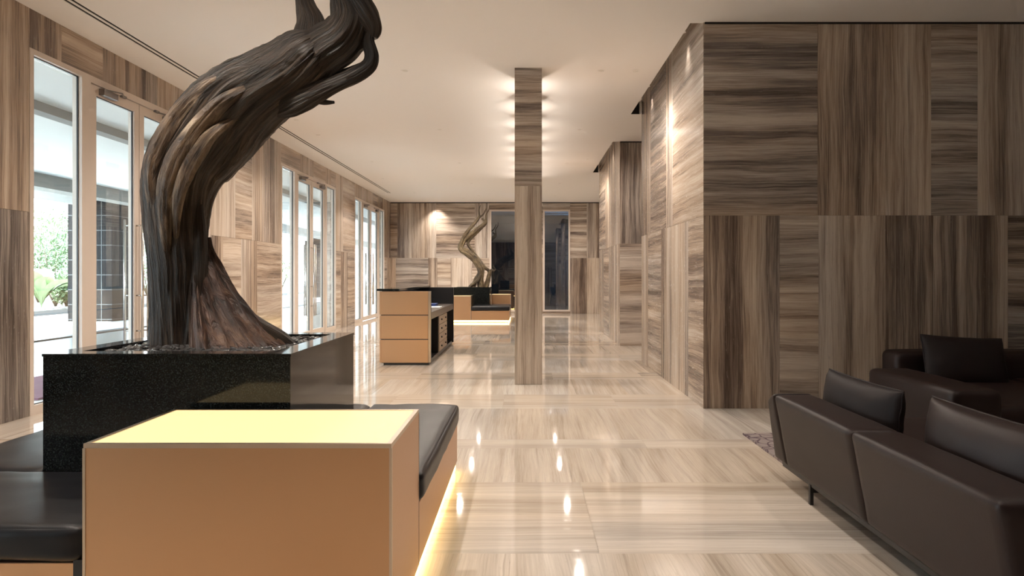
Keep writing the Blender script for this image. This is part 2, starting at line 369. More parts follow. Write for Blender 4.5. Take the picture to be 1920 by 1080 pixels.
# outer right wall and the wall behind the viewer
m=MB(); m.box(XE,XE+.2,YF,YB,0,H); panels(m,(XE,0,0),(0,1,0),(-1,0,0),rows(YF,Y1,41)+rows(9.85,Y2,42)+rows(Y2E,YB,43)); m.build('wall_side',STONE,kind=S)
m=MB(); m.box(XL-.2,XE+.2,YF-.2,YF,0,H); panels(m,(0,YF,0),(1,0,0),(0,1,0),rows(XL,XE,44)); m.build('wall_front',STONE,kind=S)

# back wall with two tall windows
BW=[(-1.18,-.29),(.555,1.44)]; WZ0,WZ1=.07,3.38
m=MB()
segs=[(XL-.2,BW[0][0]),(BW[0][1],BW[1][0]),(BW[1][1],XE+.2)]
for a,b in segs: m.box(a,b,YB+.02,YB+.22,0,H)
for a,b in BW: m.box(a,b,YB+.02,YB+.22,WZ1,H); m.box(a,b,YB+.02,YB+.22,0,WZ0)
def bx(x): return (x-VX)*YB/F
L=[]
for a,b,g in ((730,745,'h'),(745,800,'v'),(800,818,'v'),(818,890,'h'),(890,918,'v')): L.append((XL if a==730 else bx(a),bx(b),MID,H,g))
for a,b,g in ((730,742,'v'),(742,803,'h'),(803,820,'v'),(820,845,'h'),(845,885,'v'),(885,918,'h')): L.append((XL if a==730 else bx(a),bx(b),0,MID,g))
L=[(a,(BW[0][0] if abs(b-bx(918))<1e-6 else b),c,d,g) for a,b,c,d,g in L]
L+= [(BW[0][1],BW[1][0],0,MID,'v'),(BW[0][1],BW[1][0],MID,H,'h')]
for a,b in BW: L+=[(a,b,WZ1,H,'h'),(a,b,0,WZ0,'h')]
L+=[(BW[1][1],1.98,MID,H,'h'),(1.98,2.6,MID,H,'v'),(BW[1][1],1.98,0,MID,'v'),(1.98,2.6,0,MID,'v')]+rows(2.6,XE,46)
panels(m,(0,YB+.02,0),(1,0,0),(0,-1,0),L)
m.build('wall_back',STONE,kind=S)
WFR=mat('pale_window_frame',(.58,.49,.42),.4); add_noise_bump(WFR,80,.03)
for i,(a,b) in enumerate(BW):
    e=empty('window_%d'%(i+1),((a+b)/2,YB,WZ0),kind=S,label=('tall dark window on the end wall beside the twisted driftwood','tall dark window on the end wall right of the stone column')[i])
    m=MB(); t=.055; ox,oy,oz=(a+b)/2,YB,WZ0
    for q in ((a,a+t,WZ0,WZ1),(b-t,b,WZ0,WZ1),(a+t,b-t,WZ1-t,WZ1),(a+t,b-t,WZ0,WZ0+t)): m.box(q[0]-ox,q[1]-ox,-.03,.08,q[2]-oz,q[3]-oz)
    m.build('window_frame',WFR,e)
    m=MB(); m.box(a+t-ox,b-t-ox,.03,.04,t,WZ1-WZ0-t); m.build('glass_pane',DGLASS,e)
# the dim room beyond the end windows
DIM=mat('dim_bluish_plaster',(.42,.48,.53),.8); add_noise_bump(DIM,10,.05); DIMF=mat('dark_far_floor',(.02,.022,.025),.4); add_noise_bump(DIMF,10,.05)
m=MB(); m.box(-4,5,YB+6,YB+6.2,0,3.6,1); m.box(-4.2,-4,YB+.221,YB+6.2,0,3.6,1); m.box(5,5.2,YB+.221,YB+6.2,0,3.6,1); m.box(-4,5,YB+.221,YB+6,3.45,3.65,0); m.box(-4,5,YB+2.2,YB+2.5,3.1,3.4,1); m.box(-4,5,YB+.221,YB+6,-.1,0,1)
m.build('wall_beyond',[DIM,DIMF],kind=S)
lightobj('far_room_glow','POINT',(3.4,YB+3.0,2.0),520,None,color=(.55,.75,1),radius=.12)  # unseen lamp added to give the end windows their bluish light

# ------------------------------------------------------------------ left wall with four glazed entrances
TH=.22; FT=3.27
GR=[(-.30,3.15),(6.05,9.50),(12.27,15.80),(17.55,21.20)]
m=MB(); pl=[]; prev=YF
for i,(a,b) in enumerate(GR+[(YB,YB)]):
    if a>prev: m.box(XL-TH,XL-.02,prev,a,0,H); pl+=rows(prev,a,60+i*3,f1='hvvh'[i%4],f2='vhvv'[i%4])
    if b>a: m.box(XL-TH,XL-.02,a,b,FT,H); pl+=auto(a,b,FT,H,90+i,'hv'[i%2])
    prev=b
panels(m,(XL-.02,0,0),(0,1,0),(1,0,0),pl)
for i,(a,b) in enumerate(GR):   # stone returns at the jambs
    panels(m,(XL-TH,a,0),(1,0,0),(0,1,0),[(0.0,TH-.13,0,FT,'v')],th=.003); panels(m,(XL-TH,b,0),(1,0,0),(0,-1,0),[(0.0,TH-.13,0,FT,'v')],th=.003)
m.build('wall_left',STONE,kind=S)
def bars(m,lst,x0,x1):
    for (a,b,c,d) in lst: m.box(x0,x1,a,b,c,d)
place=('beside the viewer','behind the large twisted tree trunk','halfway down the hall','at the far end of the hall')
wn_=3
for gi,(a,b) in enumerate(GR):
    c=(a+b)/2; hw=(b-a)/2; X0,X1=XL-.09,XL-.0+.005
    pi,po=.93,1.07    # door post inner and outer offset from the centre line... scaled to the group
    po=hw-.76
    pi=po-.19
    f=lambda s,u:c+s*u
    # sidelights
    for s in (-1,1):
        y0,y1=sorted((c+s*po,c+s*hw)); e=empty('window_%d'%wn_,(XL,(y0+y1)/2,0),kind=S,label='tall fixed glass sidelight, %s entrance %s'%(('near side of the','far side of the')[s>0],place[gi])); wn_+=1
        t=.05; m=MB(); bars(m,[(y0,y0+t,0,FT),(y1-t,y1,0,FT),(y0+t,y1-t,FT-t,FT),(y0+t,y1-t,0,.085)],X0,X1)
        m.v=[(x-XL,y-(y0+y1)/2,z) for x,y,z in m.v]; m.build('window_frame',FRAME,e)
        g=MB(); g.box(-.055,-.045,y0+t-(y0+y1)/2,y1-t-(y0+y1)/2,.085,FT-t); g.build('glass_pane',GLASS,e)
        k=MB(); yy0,yy1=y0+t-(y0+y1)/2,y1-t-(y0+y1)/2
        bars(k,[(yy0,yy0+.008,.085,FT-t),(yy1-.008,yy1,.085,FT-t),(yy0,yy1,FT-t-.008,FT-t),(yy0,yy1,.085,.093)],-.045,-.03); k.build('glazing_gasket',BLACK,e)
    # double door
    e=empty('door_%d'%(gi+1),(XL,c,0),kind=S,label='glazed double door with tall steel pull bars, %s'%place[gi])
    m=MB(); bars(m,[(-po,-pi-.10,0,FT),(pi+.10,po,0,FT),(-pi-.10,pi+.10,FT-.07,FT)],X0-XL,X1-XL); m.build('door_frame',FRAME,e)
    for s in (-1,1):
        q=lambda u,v:tuple(sorted((s*u,s*v)))
        lw=pi+.10; m=MB(); x0,x1=-.07,-.004
        zt=FT-.078
        for (u,v,z0,z1) in ((.006,.10,.012,zt),(lw-.10,lw-.004,.012,zt),(.10,lw-.10,zt-.10,zt),(.10,lw-.10,.012,.12)):
            y0,y1=q(u,v); m.box(x0,x1,y0,y1,z0,z1)
        leaf=m.build('door_leaf',FRAME,e)
        y0,y1=q(.10,lw-.10); g=MB(); g.box(-.042,-.034,y0,y1,.12,zt-.10); g.build('glass_pane',GLASS,leaf)
        k=MB(); bars(k,[(y0,y0+.008,.12,zt-.10),(y1-.008,y1,.12,zt-.10),(y0,y1,zt-.108,zt-.10)],-.034,-.02); k.build('glazing_gasket',BLACK,leaf)
        # pull bars, inside and outside
        for xo in (.065,-.135):
            h=MB(); yb=s*.055; h.tube([(xo,yb,.42),(xo,yb,1.88)],.0135,12)
            for zz in (.62,1.02,1.81):
                xd=-.004 if xo>0 else -.07
                h.tube([(xd,yb,zz),(xo,yb,zz)],.009,8)
            h.build('pull_handle',STEEL,leaf)
        # closer
        yc=s*(lw-.14); k=MB(); k.box(-.004,.055,min(yc,yc-s*.24),max(yc,yc-s*.24),zt-.085,zt-.02)
        k.tube([(.03,yc-s*.05,zt-.018),(.11,yc-s*.22,zt-.012),(.02,yc-s*.40,zt-.008)],.008,8)
        k.box(-.002,.03,min(yc-s*.36,yc-s*.44),max(yc-s*.36,yc-s*.44),zt-.012,zt+.012)
        k.build('door_closer',CLOSER,e)

# ------------------------------------------------------------------ ceiling with slots
m=MB(); T=.2
SA=(-3.985,-3.955); SB=(-3.925,-3.895); SE=19.7
m.box(XL-TH,SA[0],YF,YB,H,H+T)
m.box(SA[1],SB[0],YF,SE,H,H+T); m.box(SA[0],SB[1],SE,YB,H,H+T)
SX=1.545
m.box(SB[1],SX,YF,YB,H,H+T)
e1,e2=10.05,15.75
m.box(SX,XE,YF,Y1+.02,H,H+T)
for a,b in ((e1,Y2+.02),(e2,YB)): m.box(SX,XE,a,b,H,H+T)
m.box(XR+.02,XE,9.80,e1,H,H+T); m.box(XR+.02,XE,Y2E-.02,e2,H,H+T)
m.box(SX-.05,XR+.3,Y1-.05,e1+.05,H+.185,H+.28); m.box(SX-.05,XR+.3,Y2-.05,e2+.05,H+.185,H+.28)
m.box(SX-.05,SX,Y1,e1,H+T-.01,H+.25); m.box(SX-.05,SX,Y2,e2,H+T-.01,H+.25)
m.build('ceiling',PAINT,kind=S)
m=MB(); [m.box(q[0]+.001,q[1]-.001,YF,SE-.001,H+.004,H+.03) for q in (SA,SB)] 
d=m.build('air_diffuser',DARKGAP,label='long double slot air diffuser set in the ceiling along the glazed wall',cat='air vent')
# shadow gaps, their shade drawn as solid black strips
m=MB(); m.box(XR+.01,XE,Y1-.012,Y1,H-.016,H); m.build('trim_1',DARKGAP,kind=S)
m=MB(); m.box(XR+.01,XE,Y2-.012,Y2,H-.02,H); m.build('trim_2',DARKGAP,kind=S)
m=MB(); m.box(SX+.002,XR,e1-.02,e1-.001,H,H+.18); m.build('slot_shade_1',DARKGAP,kind=S)  # solid black pieces make both slot ends look shaded
m=MB(); m.box(SX+.002,XR,e2-.02,e2-.001,H,H+.18); m.build('slot_shade_2',DARKGAP,kind=S)
m=MB(); m.box(XL,XE,YB-.012,YB,H-.03,H); m.build('trim_3',DARKGAP,kind=S)

# ------------------------------------------------------------------ floor of large slabs
m=MB(); m.box(XL-TH,XE,YF,YB+.2,-.2,-.02); fr_=random.Random(5)
edges=[(-5,-4,'h'),(-4,-2.9,'v'),(-2.9,-1.8,'h'),(-1.8,-.7,'v'),(-.7,.6,'h'),(.6,1.9,'v'),(1.9,2.1,'h'),(2.1,3.065,'v'),(3.065,4.12,'h'),(4.12,4.93,'v'),(4.93,5.20,'h'),(5.2,6.40,'v'),(6.40,7.15,'h'),(7.15,8.2,'v'),(8.2,8.75,'h'),(8.75,10.0,'v'),(10.0,10.9,'h'),(10.9,12.1,'v'),(12.1,13.0,'h'),(13.,14.3,'v'),(14.3,15.4,'h'),(15.4,16.8,'v'),(16.8,17.6,'h'),(17.6,19,'v'),(19,20.2,'h'),(20.2,21.3,'v'),(21.3,YB+.04,'h')]
for (y0,y1,g) in edges:
    x=XL-TH if g=='h' else XL-TH
    while x<XE-1e-6:
        wd=fr_.choice((1.1,1.65,2.2)) if g=='h' else fr_.choice((.55,.8,1.1,.8)); x1=x+wd
        if XE-x1<.3: x1=XE
        ru,rv=fr_.uniform(-80,80),fr_.uniform(-80,80); gp=.0008
        a=[(x+gp,y0+gp),(x1-gp,y0+gp),(x1-gp,y1-gp),(x+gp,y1-gp)]
        uv=[(p[0]+ru,p[1]+rv) if g=='h' else (p[1]+ru,p[0]+rv) for p in a]
        m.quad([(p[0],p[1],0) for p in a],uv)
        x=x1
m.box(XL-TH,XE,YF,YB+.2,-.02,-.004)
m.build('floor',FLOOR,kind=S)

# ------------------------------------------------------------------ stone columns in a row with uplights between them
CX0,CX1=-.128,.183; CY=[7.80+1.07*i for i in range(9)]
for i,y in enumerate(CY):
    D=.46; m=MB(); cx=(CX0+CX1)/2
    sp=[(0,2.27,'v'),(2.27,2.95,'h'),(2.95,H,'h')]
    m.box(CX0+.01,CX1-.01,y+.01,y+D-.01,0,H)
    for (O,U,N,u1) in (((CX0,y+.01,0),(1,0,0),(0,-1,0),CX1-CX0),((CX0,y+D-.01,0),(1,0,0),(0,1,0),CX1-CX0),((CX0+.01,y,0),(0,1,0),(-1,0,0),D),((CX1-.01,y,0),(0,1,0),(1,0,0),D)):
        panels(m,O,U,N,[(0,u1,a,b,g) for a,b,g in sp],th=.01,gap=.0008)
    m.build('stone_column',STONE,loc=(cx,y+D/2,0),cat='column',
        label='slender stone column standing free in the hall, nearest of its row' if i==0 else 'slender stone column standing in line behind the nearest one',
        group=None if i==0 else 'stone columns behind the front column')
for i in range(8):
    y=CY[i]+.46+.305; e=empty('uplight',((CX0+CX1)/2,y,H-.46),label='small uplight fixed between two stone columns just below the ceiling',cat='uplight',group='uplights between the columns')
    m=MB(); m.tube([(0,0,0),(0,0,.07)],.035,16); m.build('housing',BLACK,e)
    m=MB(); m.tube([(0,-.31,.03),(0,.31,.03)],.009,8); m.build('bracket',BLACK,e)
    lightobj('uplight_beam','SPOT',(0,0,.085),5.0,e,radius=.01,angle=164,blend=.3,aim=(0,0,1))

# ------------------------------------------------------------------ seating islands with planter
def island(root, x0,x1,y0,y1, tables, planter, cushions, H_=0.31):
    """root at the footprint's centre; all coordinates absolute"""
    ox,oy=root.location.x,root.location.y
    def B(name,b,mt,bev=.003,par=root,**k):
        m=MB(); m.box(b[0]-ox,b[1]-ox,b[2]-oy,b[3]-oy,b[4],b[5]); o=m.build(name,mt,par,**k)
        if bev: bevel(o,bev,1)
        return o
    def cut(b): return b
    B('plinth',(x0+.10,x1-.10,y0+.10,y1-.10,0,.07),BLACK,0)
    # led strip running round under the overhanging base
    m=MB()
    for b in ((x1-.03,x1-.008,y0+.02,y1-.02),(x0+.02,x0+.045,y0+.02,y1-.02),(x0+.045,x1-.045,y0+.02,y0+.045),(x0+.045,x1-.045,y1-.045,y1-.02)):
        m.box(b[0]-ox,b[1]-ox,b[2]-oy,b[3]-oy,.012,.06)
    m.build('led_strip',LED,root,label='glowing yellow strip under the base')
    B('base',(x0,x1,y0,y1,.06,H_),COPPER,.002)
    for t in tables:
        bx0,bx1,by0,by1=t; tb=B('side_table',(bx0-.001,bx1+.001,by0-.001,by1+.001,.0601,.685),COPPER,0,label='bronze box table with a glowing top')
        m=MB()
        for q in ((bx0-.001,bx0+.016,by0-.001,by1+.001),(bx1-.016,bx1+.001,by0-.001,by1+.001),(bx0+.016,bx1-.016,by0-.001,by0+.012),(bx0+.016,bx1-.016,by1-.012,by1+.001)): m.box(q[0]-ox,q[1]-ox,q[2]-oy,q[3]-oy,.685,.70)
        for xx in (bx0-.003,bx1-.006): m.box(xx-ox,xx+.009-ox,by0-.003-oy,by0+.006-oy,.06,.685)
        m.build('edge_trim',COPPERL,tb)
        # shadow joints where the table meets the bench bases
        j=MB(); j.box(bx1-.004-ox,bx1+.0015-ox,by1-oy,by1+.008-oy,.06,.685) if by1<y1-.1 and abs(bx1-x1)<.01 else j.box(bx1+.001-ox,bx1+.010-ox,by0-.0015-oy,by0+.01-oy,.06,H_)
        if bx0>x0+.05: j.box(bx0-.034-ox,bx0-.0015-ox,by0-.0015-oy,by0+.01-oy,.06,H_+.01)
        j.build('shadow_joint',BLACK,tb)
        m=MB(); m.box(bx0+.017-ox,bx1-.017-ox,by0+.013-oy,by1-.013-oy,.685,.698); m.build('glowing_top',GLOW,tb)
    for i,c in enumerate(cushions):
        o=soft('seat_cushion',(c[0],c[1],c[2],c[3],H_+.001,.43),.03,LEATHER,None,n=24,bulge=(.008,.008,.008),wr=.004,seed=i)
        o.parent=root; o.location.x-=ox; o.location.y-=oy
    return B
X0,X1_,Yn,Yf=-2.57,-.44,2.23,4.37
isl=empty('seating_island',((X0+X1_)/2,(Yn+Yf)/2,0),label='foreground bronze seating island with black leather cushions and a glowing box table',cat='bench')
B=island(isl,X0,X1_,Yn,Yf,[(-1.444,-.44,Yn,2.80)],None,[(X0-.01,-1.45,Yn-.01,2.865),(-2.58,-2.035,2.875,Yf),(-.985,-.425,2.81,Yf+.005),(-2.03,-.99,3.93,Yf)])
def planter(x0,x1,y0,y1,z0,z1,label):
    e=empty('planter',((x0+x1)/2,(y0+y1)/2,z0),label=label,cat='planter'); ox,oy=e.location.x,e.location.y
    m=MB(); r=.10; m2=z1-z0
    for q in ((x0,x0+r,y0,y1),(x1-r,x1,y0,y1),(x0+r,x1-r,y0,y0+r),(x0+r,x1-r,y1-r,y1)): m.box(q[0]-ox,q[1]-ox,q[2]-oy,q[3]-oy,0,m2-.012)
    m.build('granite_box',GRANITE,e)
    m=MB(); g=.003
    for q in ((x0-g,x0+r,y0-g,y1+g),(x1-r,x1+g,y0-g,y1+g),(x0+r,x1-r,y0-g,y0+r),(x0+r,x1-r,y1-r,y1+g)): m.box(q[0]-ox,q[1]-ox,q[2]-oy,q[3]-oy,m2-.0118,m2)
    m.build('rim',GRANITE,e)
    m=MB(); m.box(x0+r-ox,x1-r-ox,y0+r-oy,y1-r-oy,0,m2-.045); m.build('soil',SOIL,e)
    return e
pl1=planter(-2.03,-.99,2.87,3.92,H_:=.311,.92,'polished black granite planter box holding the large twisted trunk')
# pebbles, far too many to count
def pebbles(name,x0,x1,y0,y1,z,n,seed,label,size=1.0,avoid=()):
    r=random.Random(seed); m=MB()
    for i in range(n):
        x,y=r.uniform(x0,x1),r.uniform(y0,y1)
        a,b,c=(r.uniform(.012,.026)*size,r.uniform(.009,.018)*size,r.uniform(.005,.010)*size); th=r.uniform(0,6.28); zz=z+c*.7+r.uniform(0,.016)*size
        tx,ty=r.uniform(-.4,.4),r.uniform(-.4,.4); base=len(m.v); nu,nv=8,5
        M=Matrix.Rotation(th,3,'Z')@Matrix.Rotation(tx,3,'X')@Matrix.Rotation(ty,3,'Y')
        for j in range(nv+1):
            ph=math.pi*j/nv
            for k in range(nu):
                an=2*math.pi*k/nu; p=M@Vector((a*math.sin(ph)*math.cos(an),b*math.sin(ph)*math.sin(an),c*math.cos(ph))); m.v.append((x+p.x,y+p.y,zz+p.z))
        for j in range(nv):
            for k in range(nu):
                m.f.append((base+j*nu+k,base+(j+1)*nu+k,base+(j+1)*nu+(k+1)%nu,base+j*nu+(k+1)%nu)); m.uv+=[(0,0)]*4; m.mi.append(0); m.sm.append(True)
    return m.build(name,PEB,loc=((x0+x1)/2,(y0+y1)/2,z),kind='stuff',label=label,cat='pebbles')
pebbles('pebbles',-1.91,-1.11,2.99,3.80,.887,1500,3,'loose dark polished pebbles covering the soil round the large trunk')

# second island further back
isl2=empty('seating_island',((X0+X1_)/2,19.05,0),label='far bronze seating island behind the reception desk, below the small twisted driftwood',cat='bench')
island(isl2,X0,X1_,18.0,20.1,[(-2.45,-1.45,18.0,18.55),(-.975,-.44,19.5,20.1)],None,[(-1.44,-.43,17.99,18.60),(-.985,-.43,18.61,19.49),(-2.58,-2.035,18.61,20.1)])
planter(-2.03,-.99,18.61,19.65,.311,.92,'far black planter box holding the small twisted driftwood')
pebbles('pebbles',-1.91,-1.11,18.75,19.5,.877,240,9,'dark pebbles in the far planter',1.5)

# ------------------------------------------------------------------ twisted trunks
def catmull(pts, n):
    out=[]; P_=[pts[0]]+list(pts)+[pts[-1]]
    for i in range(1,len(P_)-2):
        p0,p1,p2,p3=[list(q) for q in P_[i-1:i+3]]
        for k in range(n):
            t=k/n; out.append([.5*((2*b)+(-a+c)*t+(2*a-5*b+4*c-d_)*t*t+(-a+3*b-3*c+d_)*t**3) for a,b,c,d_ in zip(p0,p1,p2,p3)])
    out.append(list(pts[-1])); return out
def sweep(m, pts, sides=48, n=14, amp=.18, twist=1.0, seed=0, freq=3.0, squash=1.0, round_tip=True):
    """pts: (x,y,z,r) control points of a limb; ridged, fluted, tapering surface"""
    c=catmull(pts,n); up=None; base=len(m.v); L=0; N=len(c); prev=None; Ls=[]
    for i,q in enumerate(c):
        p=Vector(q[:3]); r=max(q[3],.0015)
        t=(Vector(c[min(i+1,N-1)][:3])-Vector(c[max(i-1,0)][:3])).normalized()
        if up is None: up=(Vector((0,-1,0))-t*Vector((0,-1,0)).dot(t)).normalized()
        else: up=(up-t*up.dot(t)).normalized()
        b=t.cross(up)
        if prev is not None: L+=(p-prev).length
        prev=p; Ls.append(L)
        for k in range(sides):
            a=2*math.pi*k/sides; w_=a+twist*L
            nv=Vector((math.cos(w_)*freq,math.sin(w_)*freq,L*1.1+seed*13.7))
            rd=1-2*abs(noise.noise(nv)); rd2=1-2*abs(noise.noise(nv*2.6+Vector((5,5,5)))); n3=noise.noise(Vector((math.cos(w_)*9,math.sin(w_)*9,L*3+seed)))
            lump=noise.noise(Vector((math.cos(a)*1.1,math.sin(a)*1.1,L*2.2+seed*3)))
            rr=r*(1+amp*(rd-.6)+amp*.45*(rd2-.6)+amp*.3*n3+amp*.5*lump)
            m.v.append(tuple(p+(up*math.cos(a)*squash+b*math.sin(a))*rr))
    for i in range(N-1):
        for k in range(sides):
            k2=(k+1)%sides; m.f.append((base+i*sides+k,base+i*sides+k2,base+(i+1)*sides+k2,base+(i+1)*sides+k))
            kk=(k/sides,(k+1)/sides); o=seed*3.1
            tw=twist/(2*math.pi)
            m.uv+=[(Ls[i]+o,kk[0]+tw*Ls[i]),(Ls[i]+o,kk[1]+tw*Ls[i]),(Ls[i+1]+o,kk[1]+tw*Ls[i+1]),(Ls[i+1]+o,kk[0]+tw*Ls[i+1])]; m.mi.append(0); m.sm.append(True)
    for i in (0,N-1):
        r_=[base+i*sides+k for k in range(sides)]; m.f.append(tuple(r_[::-1] if i==0 else r_)); m.uv+=[(0,0)]*sides; m.mi.append(0); m.sm.append(True)
TD=3.40
def T_(lst, dz=0):
    out=[]
    for q in lst:
        x,y,r=q[:3]; d=TD+dz+(q[3] if len(q)>3 else 0); p=P(x,y,d); out.append((p.x,p.y,p.z,r*d/F))
    return out
m=MB()
sweep(m,T_([(330,672,44),(328,640,43),(329,600,43),(330,550,45),(333,500,50),(331,440,53),(331,390,57),(337,345,63),(352,306,69),(375,275,73),(402,243,76),(430,212,76),(464,184,73),(503,160,66),(545,133,60),(580,105,54),(605,85,36),(618,75,14)]),sides=200,n=20,amp=.105,twist=.5,seed=1,freq=3.4)
sweep(m,T_([(545,138,40),(562,110,40),(577,80,33),(582,45,27),(574,15,19),(567,-20,13),(570,-60,9),(580,-95,3)]),sides=56,n=12,amp=.11,seed=2,twist=.5)
sweep(m,T_([(560,130,40),(600,98,44),(638,74,42),(656,42,38),(650,5,30),(640,-35,20),(648,-80,10),(655,-110,3)]),sides=72,n=12,amp=.11,seed=3,twist=.5)
sweep(m,T_([(640,-60,8),(652,-25,20),(668,8,27),(684,36,27),(697,56,19),(698,72,9)],-.01),sides=48,n=10,amp=.12,seed=14,twist=.4)
sweep(m,T_([(594,118,22),(630,100,24),(664,82,20),(690,70,13)],.02),sides=48,n=10,amp=.14,seed=15,twist=.4)
sweep(m,T_([(694,60,8),(691,80,11),(697,105,13),(690,125,14),(662,143,15),(628,158,15),(590,175,20),(545,195,24),(515,210,12)],-.02),sides=44,n=12,amp=.15,seed=4,twist=.6)
sweep(m,T_([(555,190,12),(590,188,7),(610,192,5),(627,192,2.5)]),sides=20,n=8,amp=.2,seed=5)
sweep(m,T_([(560,150,10),(605,143,7),(640,137,6),(678,122,5)],.05),sides=20,n=8,amp=.2,seed=6)
# rope-like strands, coloured lighter for their highlights, folded over the outside of the bend
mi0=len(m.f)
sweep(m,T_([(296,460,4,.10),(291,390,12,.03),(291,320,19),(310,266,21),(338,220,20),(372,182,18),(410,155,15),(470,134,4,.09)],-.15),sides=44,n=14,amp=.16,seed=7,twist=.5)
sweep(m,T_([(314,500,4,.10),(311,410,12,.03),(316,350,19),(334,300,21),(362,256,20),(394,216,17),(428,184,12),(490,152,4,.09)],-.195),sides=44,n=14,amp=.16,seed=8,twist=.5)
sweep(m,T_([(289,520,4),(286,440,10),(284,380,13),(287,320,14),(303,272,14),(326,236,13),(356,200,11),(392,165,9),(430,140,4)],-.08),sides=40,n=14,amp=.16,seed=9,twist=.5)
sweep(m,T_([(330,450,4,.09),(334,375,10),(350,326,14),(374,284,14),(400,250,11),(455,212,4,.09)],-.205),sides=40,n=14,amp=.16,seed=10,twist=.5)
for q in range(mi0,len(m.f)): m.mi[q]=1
sweep(m,T_([(352,668,14),(362,610,15),(370,550,15),(374,490,14),(374,430,12),(374,370,4)],-.05),sides=44,n=12,amp=.12,seed=11,twist=.3)
sweep(m,T_([(305,668,20),(303,610,20),(304,550,18),(303,480,14),(300,420,4)],-.03),sides=44,n=12,amp=.12,seed=12,twist=.3)
# buttress root: a ridged skirt running from the trunk down over the pebbles
def skirt(m):
    A=P(374,445,3.42); NB,NT=170,60; base=len(m.v)
    for j in range(NT+1):
        t=j/NT
        for k in range(NB):
            a=2*math.pi*k/NB; ca,sa=math.cos(a),math.sin(a)
            rx=.30 if ca>0 else .15
            bx_,by_=-1.465+rx*ca, 3.34+.22*sa*(1-.45*max(0,ca))
            top=Vector((A.x+.05*ca,A.y+.05*sa,A.z)); bot=Vector((bx_,by_,.865))
            h=t**1.55; x=top.x+(bot.x-top.x)*h; y=top.y+(bot.y-top.y)*h; z=top.z+(bot.z-top.z)*(t**.95)
            nv=Vector((ca*3.0,sa*3.0,t*.9)); rd=1-2*abs(noise.noise(nv)); r2=1-2*abs(noise.noise(nv*2.4+Vector((9,1,2)))); n3=noise.noise(Vector((ca*10,sa*10,t*5)))
            d=(.045*(rd-.5)+.018*(r2-.5)+.008*n3)*min(1,t*3+.2)
            if t>.93: z+=.0
            out=Vector((bot.x-top.x,bot.y-top.y,.12)).normalized(); p=Vector((x,y,z))+out*d
            m.v.append(tuple(p))
    for j in range(NT):
        for k in range(NB):
            k2=(k+1)%NB; m.f.append((base+j*NB+k,base+(j+1)*NB+k,base+(j+1)*NB+k2,base+j*NB+k2))
            m.uv+=[(j/NT*.9,k/NB*1.6),((j+1)/NT*.9,k/NB*1.6),((j+1)/NT*.9,(k+1)/NB*1.6),(j/NT*.9,(k+1)/NB*1.6)]; m.mi.append(2); m.sm.append(True)
skirt(m)
sweep(m,T_([(376,455,5),(392,510,9),(428,562,11),(478,604,12),(525,632,12),(552,650,6)],-.02),sides=36,n=12,amp=.18,seed=30)
mi0=len(m.f)

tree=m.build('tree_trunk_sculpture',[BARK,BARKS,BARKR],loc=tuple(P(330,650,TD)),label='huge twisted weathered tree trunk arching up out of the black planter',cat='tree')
TD=19.1
m=MB()
def C5(lst): return [(820+a/4.154,370+b/4.154,r/4.154)+tuple(q) for a,b,r,*q in lst]
sweep(m,T_(C5([(345,725,26),(335,650,24),(345,560,20),(310,490,20),(240,430,22),(185,395,24),(205,335,22),(270,280,18),(340,225,14),(372,190,10),(345,165,6)])),sides=36,n=8,amp=.2,seed=41)
sweep(m,T_(C5([(270,725,20),(300,640,18),(330,580,16),(290,500,15),(225,440,16),(180,400,17),(195,330,14),(240,260,14),(300,190,12),(325,150,8),(325,100,5),(335,60,2)]),-.05),sides=30,n=8,amp=.22,seed=42)
sweep(m,T_(C5([(370,725,20),(395,640,18),(405,580,14),(370,545,12),(320,480,12),(260,400,12),(240,350,12),(290,290,12),(345,235,11),(380,200,8),(378,140,6),(400,100,4),(405,62,2)]),.05),sides=30,n=8,amp=.22,seed=43)
sweep(m,T_(C5([(320,160,8),(355,135,6),(375,100,4),(382,80,2)])),sides=16,n=6,amp=.2,seed=44)
sweep(m,T_(C5([(405,600,12),(420,565,9),(440,570,6),(455,560,3)])),sides=16,n=6,amp=.2,seed=46)
sweep(m,T_(C5([(230,735,14),(262,690,14),(310,650,12),(345,600,8)]),-.1),sides=24,n=6,amp=.2,seed=45)
m.build('driftwood_sculpture',BARKL,loc=tuple(P(895,540,19.1)),label='slim golden twisted driftwood rising from the far black planter',cat='tree')

# ------------------------------------------------------------------ reception desk
dx0,dx1,dy0,dy1=-2.01,-1.32,9.47,12.5
e=empty('reception_desk',((dx0+dx1)/2,(dy0+dy1)/2,0),label='long bronze panelled reception desk with a black counter top in the middle of the hall',cat='reception desk')
ox,oy=e.location.x,e.location.y
def D(name,b,mt,bev=.002,par=e,**k):
    m=MB(); m.box(b[0]-ox,b[1]-ox,b[2]-oy,b[3]-oy,b[4],b[5]); o=m.build(name,mt,par,**k)
    if bev: bevel(o,bev,1)
    return o
D('plinth',(dx0+.03,dx1-.03,dy0+.03,dy1-.02,0,.035),BLACK)
D('end_wall',(dx0+.006,dx1,dy0+.02,dy0+.07,.03,1.03),BLACK,label='black core of the near end')
for z0,z1 in ((.035,.352),(.364,.690),(.702,1.025)):
    D('end_panel',(dx0,dx1-.035,dy0,dy0+.02,z0,z1),COPPER)
    D('side_panel',(dx0-.02,dx0,dy0,dy1,z0,z1),COPPER,label='bronze panel on the visitors side')
D('corner_strip',(dx1-.033,dx1,dy0,dy0+.02,.035,1.025),COPPERL)
for z in (.358,.696): D('shadow_joint',(dx0,dx1-.035,dy0+.004,dy0+.02,z-.005,z+.005),BLACK,0)
D('front_wall',(dx0+.006,dx0+.08,dy0+.07,dy1-.05,.03,1.03),BLACK)
D('far_end_wall',(dx0+.006,dx1,dy1-.05,dy1,.03,1.03),BLACK)
